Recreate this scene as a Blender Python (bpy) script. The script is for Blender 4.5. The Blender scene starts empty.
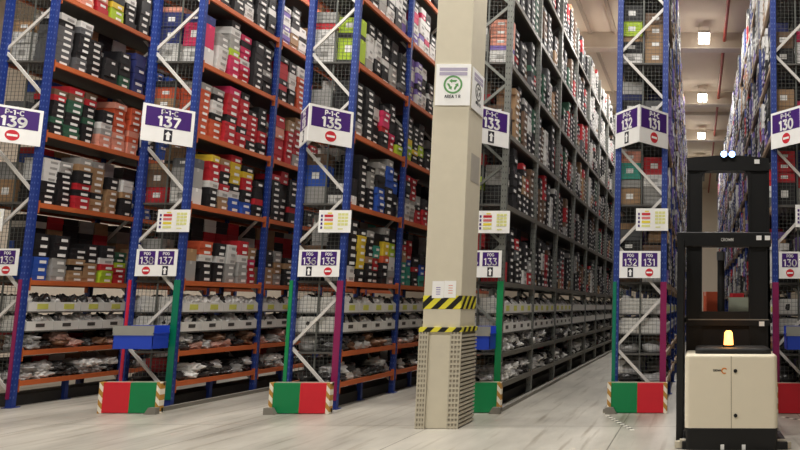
import bpy, bmesh, math, random
from mathutils import Vector, Matrix, noise
C = bpy.context.scene
COL = C.collection
PI = math.pi

# ------------------------------------------------------------------ camera, world, lights, exposure
cam_d = bpy.data.cameras.new('camera'); cam = bpy.data.objects.new('camera', cam_d); COL.objects.link(cam)
F_PX = 703.0
cam_d.sensor_width = 36.0
cam_d.lens = F_PX / 800 * 36
cam_d.shift_x = -(697 - 400) / 800.0
cam_d.clip_end = 300
PITCH = math.atan(81 / 703.0); ROLL = math.radians(0.22)
cam.matrix_world = (Matrix.Translation((0, 0, 1.67)) @ Matrix.Rotation(PI / 2 + PITCH, 4, 'X') @ Matrix.Rotation(ROLL, 4, 'Z'))
C.camera = cam
w = bpy.data.worlds.new('world'); C.world = w; w.use_nodes = True
w.node_tree.nodes['Background'].inputs[0].default_value = (1.0, 0.96, 0.91, 1)
w.node_tree.nodes['Background'].inputs[1].default_value = 0.10
LAMP_W = 210.0
LAMP_RGB = (1.0, 0.965, 0.92)
C.view_settings.view_transform = 'Standard'; C.view_settings.look = 'None'
C.view_settings.gamma = 1.0; C.view_settings.use_curve_mapping = False
C.view_settings.exposure = 0.0

# ------------------------------------------------------------------ helpers
def lin(c): return tuple(((v / 255) / 12.92 if v / 255 <= .04045 else ((v / 255 + .055) / 1.055) ** 2.4) for v in c)
MATS = {}
def mat(name, rgb, rough=0.6, metal=0.0, emit=0.0, spec=0.5, bump=0.0, bscale=60, vary=0.06):
    if name in MATS: return MATS[name]
    m = bpy.data.materials.new(name); m.use_nodes = True
    nt = m.node_tree; b = nt.nodes['Principled BSDF']
    c = lin(rgb)
    b.inputs['Roughness'].default_value = rough; b.inputs['Metallic'].default_value = metal
    b.inputs['Specular IOR Level'].default_value = spec
    tc = nt.nodes.new('ShaderNodeTexCoord')
    n = nt.nodes.new('ShaderNodeTexNoise'); n.inputs['Scale'].default_value = 7; n.inputs['Detail'].default_value = 4
    nt.links.new(tc.outputs['Object'], n.inputs['Vector'])
    mx = nt.nodes.new('ShaderNodeMix'); mx.data_type = 'RGBA'
    mx.inputs[6].default_value = tuple(max(0, v * (1 - vary)) for v in c) + (1,)
    mx.inputs[7].default_value = tuple(min(1, v * (1 + vary)) for v in c) + (1,)
    nt.links.new(n.outputs[0], mx.inputs[0]); nt.links.new(mx.outputs[2], b.inputs['Base Color'])
    if emit:
        b.inputs['Emission Color'].default_value = c + (1,); b.inputs['Emission Strength'].default_value = emit
    if bump:
        n2 = nt.nodes.new('ShaderNodeTexNoise'); n2.inputs['Scale'].default_value = bscale
        nt.links.new(tc.outputs['Object'], n2.inputs['Vector'])
        bp = nt.nodes.new('ShaderNodeBump'); bp.inputs['Strength'].default_value = bump
        nt.links.new(n2.outputs[0], bp.inputs['Height']); nt.links.new(bp.outputs[0], b.inputs['Normal'])
    MATS[name] = m
    return m

def stripe_mat(name, a, bcol, period, axis=(1, 1, -1), rough=0.5):
    m = bpy.data.materials.new(name); m.use_nodes = True
    nt = m.node_tree; b = nt.nodes['Principled BSDF']; b.inputs['Roughness'].default_value = rough
    tc = nt.nodes.new('ShaderNodeTexCoord')
    d = nt.nodes.new('ShaderNodeVectorMath'); d.operation = 'DOT_PRODUCT'; d.inputs[1].default_value = axis
    nt.links.new(tc.outputs['Object'], d.inputs[0])
    dv = nt.nodes.new('ShaderNodeMath'); dv.operation = 'DIVIDE'; dv.inputs[1].default_value = period
    nt.links.new(d.outputs['Value'], dv.inputs[0])
    fr = nt.nodes.new('ShaderNodeMath'); fr.operation = 'FRACT'; nt.links.new(dv.outputs[0], fr.inputs[0])
    gt = nt.nodes.new('ShaderNodeMath'); gt.operation = 'GREATER_THAN'; gt.inputs[1].default_value = 0.5
    nt.links.new(fr.outputs[0], gt.inputs[0])
    mx = nt.nodes.new('ShaderNodeMix'); mx.data_type = 'RGBA'
    mx.inputs[6].default_value = lin(a) + (1,); mx.inputs[7].default_value = lin(bcol) + (1,)
    nt.links.new(gt.outputs[0], mx.inputs[0]); nt.links.new(mx.outputs[2], b.inputs['Base Color'])
    return m

class MB:
    def __init__(s): s.v = []; s.f = []; s.m = []
    def box(s, x0, x1, y0, y1, z0, z1, mi=0):
        o = len(s.v)
        s.v += [(x0, y0, z0), (x1, y0, z0), (x1, y1, z0), (x0, y1, z0), (x0, y0, z1), (x1, y0, z1), (x1, y1, z1), (x0, y1, z1)]
        for q in ((0, 3, 2, 1), (4, 5, 6, 7), (0, 1, 5, 4), (1, 2, 6, 5), (2, 3, 7, 6), (3, 0, 4, 7)):
            s.f.append(tuple(o + i for i in q)); s.m.append(mi)
        return s
    def bar(s, p, q, wd, dp, mi=0):
        p = Vector(p); q = Vector(q); d = (q - p).normalized()
        up = Vector((0, 1, 0)) if abs(d.y) < .9 else Vector((0, 0, 1))
        a = d.cross(up).normalized() * wd / 2; b = d.cross(a).normalized() * dp / 2
        o = len(s.v)
        for e in (p, q):
            for sa, sb in ((-1, -1), (1, -1), (1, 1), (-1, 1)): s.v.append(tuple(e + a * sa + b * sb))
        for f in ((0, 1, 2, 3), (7, 6, 5, 4), (0, 4, 5, 1), (1, 5, 6, 2), (2, 6, 7, 3), (3, 7, 4, 0)):
            s.f.append(tuple(o + i for i in f)); s.m.append(mi)
        return s
    def cyl(s, p, q, r, n=16, mi=0, r2=None):
        p = Vector(p); q = Vector(q); d = (q - p).normalized(); r2 = r if r2 is None else r2
        up = Vector((0, 0, 1)) if abs(d.z) < .9 else Vector((1, 0, 0))
        a = d.cross(up).normalized(); b = d.cross(a)
        o = len(s.v)
        for e, rr in ((p, r), (q, r2)):
            for k in range(n):
                t = 2 * PI * k / n; s.v.append(tuple(e + (a * math.cos(t) + b * math.sin(t)) * rr))
        for k in range(n):
            k2 = (k + 1) % n; s.f.append((o + k, o + k2, o + n + k2, o + n + k)); s.m.append(mi)
        s.f.append(tuple(o + k for k in range(n))[::-1]); s.m.append(mi)
        s.f.append(tuple(o + n + k for k in range(n))); s.m.append(mi)
        return s
    def prism(s, pts, y0, y1, mi=0):            # outline in X,Z extruded along Y
        o = len(s.v); n = len(pts)
        s.v += [(x, y0, z) for x, z in pts] + [(x, y1, z) for x, z in pts]
        s.f.append(tuple(o + k for k in range(n))); s.m.append(mi)
        s.f.append(tuple(o + n + k for k in range(n))[::-1]); s.m.append(mi)
        for k in range(n):
            k2 = (k + 1) % n; s.f.append((o + k, o + n + k, o + n + k2, o + k2)); s.m.append(mi)
        return s
    def mesh(s, name, mats, bevel=0, seg=2, smooth=False):
        me = bpy.data.meshes.new(name); me.from_pydata(s.v, [], s.f)
        for m in (mats if isinstance(mats, (list, tuple)) else [mats]): me.materials.append(m)
        me.polygons.foreach_set('material_index', s.m)
        bm = bmesh.new(); bm.from_mesh(me); bmesh.ops.recalc_face_normals(bm, faces=bm.faces)
        if bevel: bmesh.ops.bevel(bm, geom=bm.edges[:], offset=bevel, segments=seg, affect='EDGES', profile=.5)
        bm.to_mesh(me); bm.free()
        if smooth: me.polygons.foreach_set('use_smooth', [True] * len(me.polygons))
        return me
    def build(s, name, mats, parent=None, loc=(0, 0, 0), rotz=0, **k):
        return link(name, s.mesh(name, mats, **k), parent, loc, rotz)

def link(name, me, parent=None, loc=(0, 0, 0), rotz=0):
    o = bpy.data.objects.new(name, me); COL.objects.link(o); o.parent = parent
    o.location = loc; o.rotation_euler = (0, 0, rotz)
    return o
def tag(o, label, cat, group=None, kind=None):
    o['label'] = label; o['category'] = cat
    if group: o['group'] = group
    if kind: o['kind'] = kind
    return o
def thing(name, label, cat, loc=(0, 0, 0), rotz=0, group=None):
    return tag(link(name, None, None, loc, rotz), label, cat, group)
def struct(o): o['kind'] = 'structure'; return o

TXT = {}
def arc(cx, cy, rx, ry, a0, a1, n=10):
    return [(cx + rx * math.cos(math.radians(a0 + (a1 - a0) * k / n)), cy + ry * math.sin(math.radians(a0 + (a1 - a0) * k / n))) for k in range(n + 1)]
GLYPH = {   # strokes of each character in a box .62 wide and 1 high (centre lines)
 '0': (.62, [arc(.31, .5, .25, .42, 0, 360, 20)]),
 '1': (.40, [[(.06, .78), (.26, .92), (.26, .08)]]),
 '2': (.58, [arc(.29, .68, .22, .24, 165, -40) + [(.07, .08), (.53, .08)]]),
 '3': (.60, [[(.08, .92), (.5, .92), (.27, .57)] + arc(.27, .325, .25, .245, 90, -150)]),
 '4': (.64, [[(.4, .92), (.06, .32), (.6, .32)], [(.45, .55), (.45, .08)]]),
 '5': (.60, [[(.5, .92), (.13, .92), (.1, .54), (.27, .56)] + arc(.27, .32, .25, .24, 90, -150)]),
 '6': (.62, [arc(.31, .33, .24, .25, 0, 360, 18), [(.48, .9)] + arc(.42, .4, .35, .5, 100, 190)]),
 '7': (.58, [[(.06, .92), (.52, .92), (.2, .08)]]),
 '8': (.62, [arc(.31, .71, .2, .21, 0, 360, 16), arc(.31, .3, .24, .23, 0, 360, 16)]),
 '9': (.62, [arc(.31, .67, .24, .25, 0, 360, 18), [(.14, .1)] + arc(.2, .6, .35, .5, -80, 10)]),
 'P': (.58, [[(.1, .08), (.1, .92), (.3, .92)] + arc(.3, .67, .22, .25, 90, -90) + [(.1, .42)]]),
 'C': (.62, [arc(.36, .5, .29, .42, 50, 310, 14)]),
 'G': (.66, [arc(.36, .5, .29, .42, 50, 360, 16) + [(.4, .46)]]),
 '-': (.36, [[(.06, .48), (.3, .48)]]),
 'A': (.66, [[(.05, .08), (.33, .92), (.61, .08)], [(.16, .34), (.5, .34)]]),
 'R': (.60, [[(.1, .08), (.1, .92), (.3, .92)] + arc(.3, .69, .2, .23, 90, -90) + [(.1, .46)], [(.3, .46), (.54, .08)]]),
 'E': (.54, [[(.5, .92), (.1, .92), (.1, .08), (.5, .08)], [(.1, .5), (.44, .5)]]),
 'O': (.70, [arc(.35, .5, .29, .42, 0, 360, 20)]),
 'W': (.86, [[(.05, .92), (.24, .08), (.43, .75), (.62, .08), (.81, .92)]]),
 'N': (.66, [[(.1, .08), (.1, .92), (.56, .08), (.56, .92)]]),
 ' ': (.30, []),
}
def text_mesh(st, cap, m, wt=.17):
    key = (st, cap, m.name, wt)
    if key in TXT: return TXT[key]
    mb = MB(); adv = .07
    tot = sum(GLYPH[c][0] for c in st) + adv * (len(st) - 1); x = -tot / 2
    for c in st:
        wd, strokes = GLYPH[c]
        for pl in strokes:
            pts = [((x + a) * cap, (b - .5) * cap) for a, b in pl]; h = wt * cap / 2
            for (ax, ay), (bx, by) in zip(pts, pts[1:]):
                L = math.hypot(bx - ax, by - ay)
                if L < 1e-6: continue
                ux, uy = (bx - ax) / L, (by - ay) / L; e = h * .35
                q = [(ax - ux * e - uy * h, ay - uy * e + ux * h), (ax - ux * e + uy * h, ay - uy * e - ux * h), (bx + ux * e + uy * h, by + uy * e - ux * h), (bx + ux * e - uy * h, by + uy * e + ux * h)]
                mb.prism(q, -.0012, .0012)
        x += wd + adv
    TXT[key] = mb.mesh('lettering', m)
    return TXT[key]
def text(st, cap, m, parent, loc, wt=.17, name='lettering'):
    return link(name, text_mesh(st, cap, m, wt), parent, loc)

# ------------------------------------------------------------------ materials
BLUE = mat('blue_steel', (28, 54, 130), .45)
GREYST = mat('galvanised_steel', (120, 122, 116), .45, .35)
GREYBM = mat('grey_beam_steel', (116, 112, 102), .5, .2)
ORANGE = mat('orange_beam', (196, 98, 48), .55)
TANBM = mat('tan_beam', (176, 150, 122), .5)
WHITEBR = mat('white_brace', (214, 210, 204), .45)
DECK = mat('shelf_deck_steel', (84, 82, 78), .6, .2)
WIRE = mat('wire_mesh_steel', (92, 94, 90), .5, .3)
SLEEVE_G = mat('green_sleeve', (0, 118, 88), .4)
SLEEVE_G2 = mat('bright_green_sleeve', (14, 136, 78), .4)
SLEEVE_M = mat('magenta_sleeve', (138, 28, 84), .4)
SLEEVE_R = mat('red_sleeve', (205, 30, 62), .4)
SIGNW = mat('sign_white', (250, 249, 246), .45)
PURPLE = mat('sign_purple', (64, 22, 112), .45)
INK = mat('dark_ink', (28, 26, 40), .5)
SRED = mat('sign_red', (205, 38, 52), .45)
PALEY = mat('pale_yellow_print', (226, 226, 150), .5)
YEL = mat('yellow_print', (236, 216, 60), .5)
BLACK = mat('black_paint', (11, 11, 12), .45)
BLACK2 = mat('black_rubber', (16, 16, 16), .7)
BEIGE = mat('beige_body_paint', (238, 228, 204), .35, vary=.02)
CONC = mat('pillar_concrete', (214, 206, 184), .8, bump=.1, bscale=25, vary=.05)
GUARDM = mat('guard_steel', (200, 192, 172), .5, .2)
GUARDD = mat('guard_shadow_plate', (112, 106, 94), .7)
REDP = mat('red_panel', (214, 32, 48), .45)
GREENP = mat('green_panel', (0, 132, 74), .45)
TOTEB = mat('blue_tote', (36, 70, 190), .4)
TOTEG = mat('grey_tote_rim', (150, 150, 144), .5)
BINW = mat('white_bin', (224, 222, 216), .5)
BINL = mat('bin_label', (206, 206, 96), .6)
BIND = mat('bin_label_dark', (70, 66, 62), .6)
LABEL = mat('box_end_label', (240, 238, 234), .5)
HAZ = stripe_mat('hazard_tape', (232, 220, 60), (18, 18, 18), .2)
EDGE = stripe_mat('gold_white_stripes', (240, 232, 214), (190, 140, 60), .17, (1.2, 0, 1))
DASH = stripe_mat('black_white_dashes', (244, 240, 228), (60, 58, 54), .16, (0, 1, 0))
PAL = {'k': (27, 25, 27), 'g': (92, 92, 94), 'a': (160, 158, 154), 'w': (222, 220, 216), 'o': (204, 88, 54), 'r': (186, 34, 44),
       'b': (42, 84, 178), 'n': (44, 52, 110), 'c': (166, 132, 96), 'p': (206, 44, 92), 'y': (222, 190, 50), 'l': (176, 204, 46),
       't': (60, 158, 140), 'v': (126, 104, 176), 'G': (44, 88, 66), 's': (224, 150, 128), 'e': (110, 84, 64)}
PNAME = {'k': 'black', 'g': 'charcoal', 'a': 'silver', 'w': 'white', 'o': 'orange', 'r': 'red', 'b': 'blue', 'n': 'navy', 'c': 'brown',
         'p': 'crimson', 'y': 'yellow', 'l': 'lime', 't': 'teal', 'v': 'purple', 'G': 'green', 's': 'salmon', 'e': 'umber'}
PM = {k: mat('card_' + PNAME[k].replace(' ', '_'), v, .6) for k, v in PAL.items()}
BAGM = [mat('silver_plastic', (206, 204, 202), .38, spec=.7, bump=.9, bscale=14), mat('white_plastic', (242, 240, 236), .4, spec=.6, bump=.9, bscale=14),
        mat('dark_plastic', (58, 56, 56), .25, spec=.7, bump=.9, bscale=14), mat('grey_plastic', (156, 154, 152), .38, spec=.7, bump=.9, bscale=14), mat('brown_plastic', (130, 96, 72), .4),
        mat('pale_pink_plastic', (214, 170, 156), .35)]
BAGN = ['silver', 'white', 'black', 'grey', 'brown', 'pale pink']

# ------------------------------------------------------------------ the setting
def floor_mat():
    m = bpy.data.materials.new('concrete_floor'); m.use_nodes = True
    nt = m.node_tree; b = nt.nodes['Principled BSDF']; N = nt.nodes.new; L = nt.links.new
    tc = N('ShaderNodeTexCoord')
    n1 = N('ShaderNodeTexNoise'); n1.inputs['Scale'].default_value = .55; n1.inputs['Detail'].default_value = 6; n1.inputs['Roughness'].default_value = .6
    mp = N('ShaderNodeMapping'); mp.inputs['Scale'].default_value = (2.2, .7, 1)
    L(tc.outputs['Object'], mp.inputs[0]); L(mp.outputs[0], n1.inputs['Vector'])
    cr = N('ShaderNodeValToRGB'); L(n1.outputs[0], cr.inputs[0])
    cr.color_ramp.elements[0].position = .3; cr.color_ramp.elements[0].color = lin((146, 142, 132)) + (1,)
    cr.color_ramp.elements[1].position = .7; cr.color_ramp.elements[1].color = lin((194, 189, 177)) + (1,)
    n2 = N('ShaderNodeTexNoise'); n2.inputs['Scale'].default_value = 1.0; n2.inputs['Detail'].default_value = 5
    mp2 = N('ShaderNodeMapping'); mp2.inputs['Scale'].default_value = (9, .5, 1); mp2.inputs['Rotation'].default_value = (0, 0, .18)
    L(tc.outputs['Object'], mp2.inputs[0]); L(mp2.outputs[0], n2.inputs['Vector'])
    c2 = N('ShaderNodeValToRGB'); L(n2.outputs[0], c2.inputs[0])
    c2.color_ramp.elements[0].position = .55; c2.color_ramp.elements[0].color = (1, 1, 1, 1)
    c2.color_ramp.elements[1].position = .72; c2.color_ramp.elements[1].color = (.6, .56, .51, 1)
    mu = N('ShaderNodeMix'); mu.data_type = 'RGBA'; mu.blend_type = 'MULTIPLY'; mu.inputs[0].default_value = 1
    L(cr.outputs[0], mu.inputs[6]); L(c2.outputs[0], mu.inputs[7])
    # saw-cut joints
    sx = N('ShaderNodeSeparateXYZ'); L(tc.outputs['Object'], sx.inputs[0])
    outs = []
    for ax, per, off in (('X', 2.62, 1.05), ('Y', 6.2, 2.35)):
        a = N('ShaderNodeMath'); a.operation = 'ADD'; a.inputs[1].default_value = off + 200 * per; L(sx.outputs[ax], a.inputs[0])
        md = N('ShaderNodeMath'); md.operation = 'MODULO'; md.inputs[1].default_value = per; L(a.outputs[0], md.inputs[0])
        lt = N('ShaderNodeMath'); lt.operation = 'LESS_THAN'; lt.inputs[1].default_value = .016; L(md.outputs[0], lt.inputs[0]); outs.append(lt)
    mxm = N('ShaderNodeMath'); mxm.operation = 'MAXIMUM'; L(outs[0].outputs[0], mxm.inputs[0]); L(outs[1].outputs[0], mxm.inputs[1])
    jm = N('ShaderNodeMix'); jm.data_type = 'RGBA'; L(mxm.outputs[0], jm.inputs[0]); L(mu.outputs[2], jm.inputs[6]); jm.inputs[7].default_value = lin((112, 107, 97)) + (1,)
    L(jm.outputs[2], b.inputs['Base Color'])
    b.inputs['Roughness'].default_value = .38
    return m
XW0, XW1, YW0, YW1, ZC = -22.0, 14.0, -8.0, 58.0, 11.4
struct(MB().box(XW0, XW1, YW0, YW1, -.2, 0).build('floor', floor_mat()))
CEILM = mat('ceiling_deck', (206, 192, 172), .8, vary=.03)
BEAMM = mat('ceiling_beam_paint', (168, 154, 138), .8, vary=.03)
PALEST = mat('pale_ceiling_steel', (190, 180, 164), .6)
struct(MB().box(XW0, XW1, YW0, YW1, ZC, ZC + .2).build('ceiling', CEILM))
WALLM = mat('wall_cladding', (214, 202, 186), .8, vary=.03)
mb = MB().box(XW0, XW1, YW1, YW1 + .2, -.2, ZC + .2)
x = XW0
while x < XW1: mb.box(x, x + .06, YW1 - .03, YW1, 0, ZC); x += 1.0
struct(mb.build('wall_back', WALLM))
struct(MB().box(XW0 - .2, XW0, YW0, YW1 + .2, -.2, ZC + .2).build('wall_left', WALLM))
struct(MB().box(XW1, XW1 + .2, YW0, YW1 + .2, -.2, ZC + .2).build('wall_right', WALLM))
LAMP_Y = [2.4, 9.4, 16.4, 23.4, 30.4, 37.4, 44.4]
i = 0
for y in (24.2, 31.2, 38.2, 45.2, 17.2, 10.2, 3.2):
    i += 1
    o = struct(MB().box(XW0, XW1, y, y + .4, ZC - .55, ZC).build('trim_%d' % i, BEAMM))
    struct(MB().box(XW0, XW1, y - .02, y + .42, ZC - .6, ZC - .56).build('trim_%d' % (i + 20), PALEST))
for y in (20.6, 34.6):
    i += 1; struct(MB().box(XW0, XW1, y, y + .12, ZC - .16, ZC).build('trim_%d' % i, PALEST))
for x in (-3.0, -3.9, -5.2):
    i += 1; struct(MB().box(x, x + .12, 12, YW1, ZC - .08, ZC).build('trim_%d' % i, BEAMM))
RPIPE = mat('red_pipe', (150, 56, 44), .5)
pipe = MB().cyl((.95, 12, ZC - .3), (.95, YW1, ZC - .3), .06, 12).build('sprinkler_pipe', RPIPE)
tag(pipe, 'thin red sprinkler pipe running under the ceiling between the lamps', 'pipe')

# ------------------------------------------------------------------ ceiling lamps
DIFF = mat('lamp_diffuser', (255, 248, 236), .5, emit=14.0)
def lamp(x, y, label, group=None):
    t = thing('ceiling_lamp', label, 'lamp', (x, y, ZC - .42), 0, group)
    MB().box(-.21, .21, -.22, .22, .0, .08).build('housing', PALEST, t, bevel=.01)
    MB().box(-.19, -.015, -.2, .2, -.24, .0).build('diffuser', DIFF, t)
    MB().box(.015, .19, -.2, .2, -.24, .0).build('diffuser', DIFF, t)
    MB().cyl((-.18, 0, .08), (-.18, 0, .42), .008, 6).build('hanger', PALEST, t)
    MB().cyl((.18, 0, .08), (.18, 0, .42), .008, 6).build('hanger', PALEST, t)
    ld = bpy.data.lights.new('lamp_light', 'AREA'); ld.shape = 'RECTANGLE'; ld.size = .7; ld.size_y = .5
    ld.energy = LAMP_W; ld.color = LAMP_RGB
    lo = bpy.data.objects.new('lamp_light', ld); COL.objects.link(lo); lo.parent = t; lo.location = (0, 0, -.28)
AISLES = [-10.15, -7.55, -4.9, -2.25, .22]
for y in LAMP_Y:
    for x in AISLES:
        if y > 31 and x < -3: continue
        if x == .22 and y in (23.4, 30.4, 37.4):
            lab = {23.4: 'largest bright square ceiling lamp high above the black truck', 30.4: 'middle of the three ceiling lamps above the black truck',
                   37.4: 'smallest ceiling lamp, just above the top bar of the black truck'}[y]
            lamp(x, y, lab)
        else:
            lamp(x, y, 'square white ceiling lamp out of sight above the racks', 'ceiling lamps above the racks')

# ------------------------------------------------------------------ racks
Y0 = 11.58; BAY = 2.15; RW = .87; PW = .095
SHELF = [.37, .86, 2.01, 3.30, 4.51, 5.74, 6.95, 8.15]
TIERS = [1.22, 1.54]
POST_H = 9.0
RIGHTZ = [.2, 1.83, 3.48, 5.13, 6.78, 8.43]
LEFTZ = [1.0, 2.66, 4.31, 5.95, 7.6]
ROWS = {  # right-face number: centre X, bays, visible face, steel, sleeves (left, right), arrow side
    139: dict(x=-11.42, n=3, side=1, left=140, st=BLUE, bm=ORANGE, sl=(SLEEVE_G, SLEEVE_M), go='L'),
    137: dict(x=-8.875, n=4, side=1, left=138, st=BLUE, bm=ORANGE, sl=(SLEEVE_R, SLEEVE_G), go='R'),
    135: dict(x=-6.215, n=4, side=1, left=136, st=BLUE, bm=ORANGE, sl=(SLEEVE_G2, SLEEVE_M), go='L'),
    133: dict(x=-3.595, n=10, side=1, left=134, st=GREYST, bm=GREYBM, sl=(SLEEVE_R, SLEEVE_G2), go='R'),
    131: dict(x=-.93, n=14, side=1, left=132, st=BLUE, bm=TANBM, sl=(SLEEVE_G, SLEEVE_M), go='L'),
    130: dict(x=1.675, n=14, side=-1, left=130, st=BLUE, bm=TANBM, sl=(SLEEVE_M, SLEEVE_G), go='R'),
}
HW = RW / 2
# shared meshes in the rack's own frame
def post_mesh(st):
    mb = MB().box(-PW / 2, PW / 2, -.05, .03, 0.012, POST_H)
    z = .15                                                  # punched slots down the faces
    while z < POST_H - .1:
        for sx in (-.022, .022): mb.box(sx - .008, sx + .008, -.0515, -.049, z, z + .03, 1)
        for sx in (-PW / 2 - .0015, PW / 2 - .0005): mb.box(sx, sx + .002, -.03, -.012, z, z + .03, 1)
        z += .1
    mb.box(-.08, .08, -.08, .08, 0, .012)
    return mb.mesh('upright_post', [st, mat('slot_' + st.name, (84, 104, 164) if st is BLUE else (70, 70, 68), .5)])
PM_B = post_mesh(BLUE); PM_G = post_mesh(GREYST)
def beam_mesh(bm):
    mb = MB().box(-.025, .025, .055, BAY - .055, -.035, .045)
    mb.box(-.03, .03, .05, .062, -.13, .08).box(-.03, .03, BAY - .062, BAY - .05, -.13, .08)
    return mb.mesh('beam', bm)
BM_O = beam_mesh(ORANGE); BM_T = beam_mesh(TANBM); BM_G = beam_mesh(GREYBM)
DK = MB().box(-HW + .05, HW - .05, .0, BAY, .012, .044).mesh('shelf_deck', DECK)
TRAY = MB().box(-HW + .02, HW - .02, .06, BAY - .06, -.025, 0).mesh('bin_shelf', DECK)
def brace_set(num, y):
    rz, lz = (RIGHTZ, LEFTZ) if num != 133 else ([1.32, 2.68, 4.03, 5.42, 6.8, 8.2], [.62, 2.0, 3.36, 4.73, 6.1, 7.5])
    zs = sorted([(z, 1) for z in rz] + [(z, -1) for z in lz])
    segs = []
    for (z1, s1), (z2, s2) in zip(zs, zs[1:]):
        segs.append(((s1 * (HW - .05), y, z1), (s2 * (HW - .05), y, z2)))
    return segs
def mesh_panel():
    mb = MB(); t = .0022
    z = .5
    while z < POST_H:
        mb.box(-HW + .05, HW - .05, -t, t, z - t, z + t); z += .065
    x = -HW + .06
    while x < HW - .05:
        mb.box(x - t, x + t, -t, t, .5, POST_H); x += .065
    mb.box(-.012, .012, -.004, .012, .5, POST_H)
    return mb.mesh('wire_mesh_panel', WIRE)
MESHP = mesh_panel()
LEGM = MB().box(-.035, .035, -.035, .035, 0, .32).box(-.07, .07, -.07, .07, 0, .01).mesh('support_leg', BLUE)
BR_SEG = {}
for num, r in ROWS.items():
    nm = {139: 'blue storage rack under sign one-thirty-nine', 137: 'blue storage rack under sign one-thirty-seven, with red and green post sleeves',
          135: 'blue storage rack under sign one-thirty-five beside the pillar', 133: 'grey steel storage rack behind the pillar',
          131: 'blue storage rack under sign one-thirty-one beside the black truck', 130: 'blue storage rack under sign one-thirty beyond the black truck'}[num]
    t = thing('storage_rack', nm, 'rack', (r['x'], Y0, 0), 0, 'storage racks'); r['t'] = t
    pm = PM_G if r['st'] is GREYST else PM_B; bmm = {GREYBM: BM_G, TANBM: BM_T, ORANGE: BM_O}[r['bm']]
    n = r['n']; s = r['side']
    for k in range(n + 1):
        for sx in (-1, 1): link('upright_post', pm, t, (sx * (HW - PW / 2), k * BAY, 0))
    segs = brace_set(num, 0)
    bm_ = WHITEBR if r['st'] is BLUE else GREYST
    for a, b in segs: MB().bar(a, b, .045, .03).build('brace', bm_, t)
    mb = MB()
    for k in range(1, n + 1):
        for a, b in brace_set(num, k * BAY): mb.bar(a, b, .045, .03)
    o = mb.build('brace', bm_, t); o['kind'] = 'stuff'
    cnt = 0; rest = MB()
    for sd in (s, -s):
        for k in range(n):
            for z in SHELF:
                if cnt < 64:
                    link('beam', bmm, t, (sd * (HW - .03), k * BAY, z)); cnt += 1
                else:
                    rest.box(sd * (HW - .03) - .025, sd * (HW - .03) + .025, k * BAY + .05, (k + 1) * BAY - .05, z - .035, z + .045)
    if rest.v: o = rest.build('beam', r['bm'], t); o['kind'] = 'stuff'
    cnt = 0; rest = MB()
    for k in range(n):
        for z in SHELF:
            if cnt < 48: link('shelf_deck', DK, t, (0, k * BAY, z)); cnt += 1
            else: rest.box(-HW + .05, HW - .05, k * BAY, (k + 1) * BAY, z + .012, z + .044)
    if rest.v: o = rest.build('shelf_deck', DECK, t); o['kind'] = 'stuff'
    for k in range(n):
        for z in TIERS: link('bin_shelf', TRAY, t, (0, k * BAY, z))
        if r['st'] is BLUE and n < 5:
            link('support_leg', LEGM, t, (s * (HW - .16), (k + .5) * BAY, 0))
    for sx, sm in ((-1, r['sl'][0]), (1, r['sl'][1])):
        x = sx * (HW - PW / 2)
        xa, xb = (x - .051, x + .051)
        if (num, sx) in ((135, -1), (131, -1), (139, 1)): xb = x + .005
        if (num, sx) == (137, -1): xa, xb = x - .022, x + .024
        o = MB().box(xa, xb, -.062, -.051, .14, 2.06).build('post_sleeve', sm, t)
        o['label'] = {SLEEVE_G: 'green post sleeve', SLEEVE_G2: 'green post sleeve', SLEEVE_M: 'magenta post sleeve', SLEEVE_R: 'red post sleeve'}[sm]
    link('wire_mesh_panel', MESHP, t, (0, .035, 0))
    gs = 1 if r['go'] == 'R' else -1
    MB().box(-.26, .26, .1, n * BAY, 0, .17).build('under_shelf_shade', mat('under_shelf_shade_dark', (44, 43, 42), .7), t)  # dark block added to stand in for the shade under the lowest shelf
    MB().box(gs * (HW + .02), gs * (HW + .1), -.3, n * BAY, 0, .06).build('guide_rail', mat('rail_steel', (128, 124, 114), .55), t)

# ------------------------------------------------------------------ goods
rng = random.Random(11)
BW, BH, BD = .30, .115, .34          # width along the aisle, height, depth into the rack
def shoebox_mesh(c):
    mb = MB().box(-BD / 2, BD / 2, -BW / 2, BW / 2, 0, BH - .004)
    mb.box(-BD / 2 - .004, BD / 2 + .004, -BW / 2 - .004, BW / 2 + .004, BH - .045, BH - .001)
    lc = 1
    mb.box(BD / 2, BD / 2 + .0035, -.03, .11, .022, .066, lc)
    me = mb.mesh('shoe_box', [PM[c], LABEL if c not in 'w' else PM['a']])
    return me
SB = {c: shoebox_mesh(c) for c in PAL}
SB0 = {}
def plainbox(c):
    mb = MB().box(-BD / 2, BD / 2, -BW / 2, BW / 2, 0, BH - .004)
    mb.box(-BD / 2 - .004, BD / 2 + .004, -BW / 2 - .004, BW / 2 + .004, BH - .045, BH - .001)
    return mb.mesh('shoe_box', [PM[c]])
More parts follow.
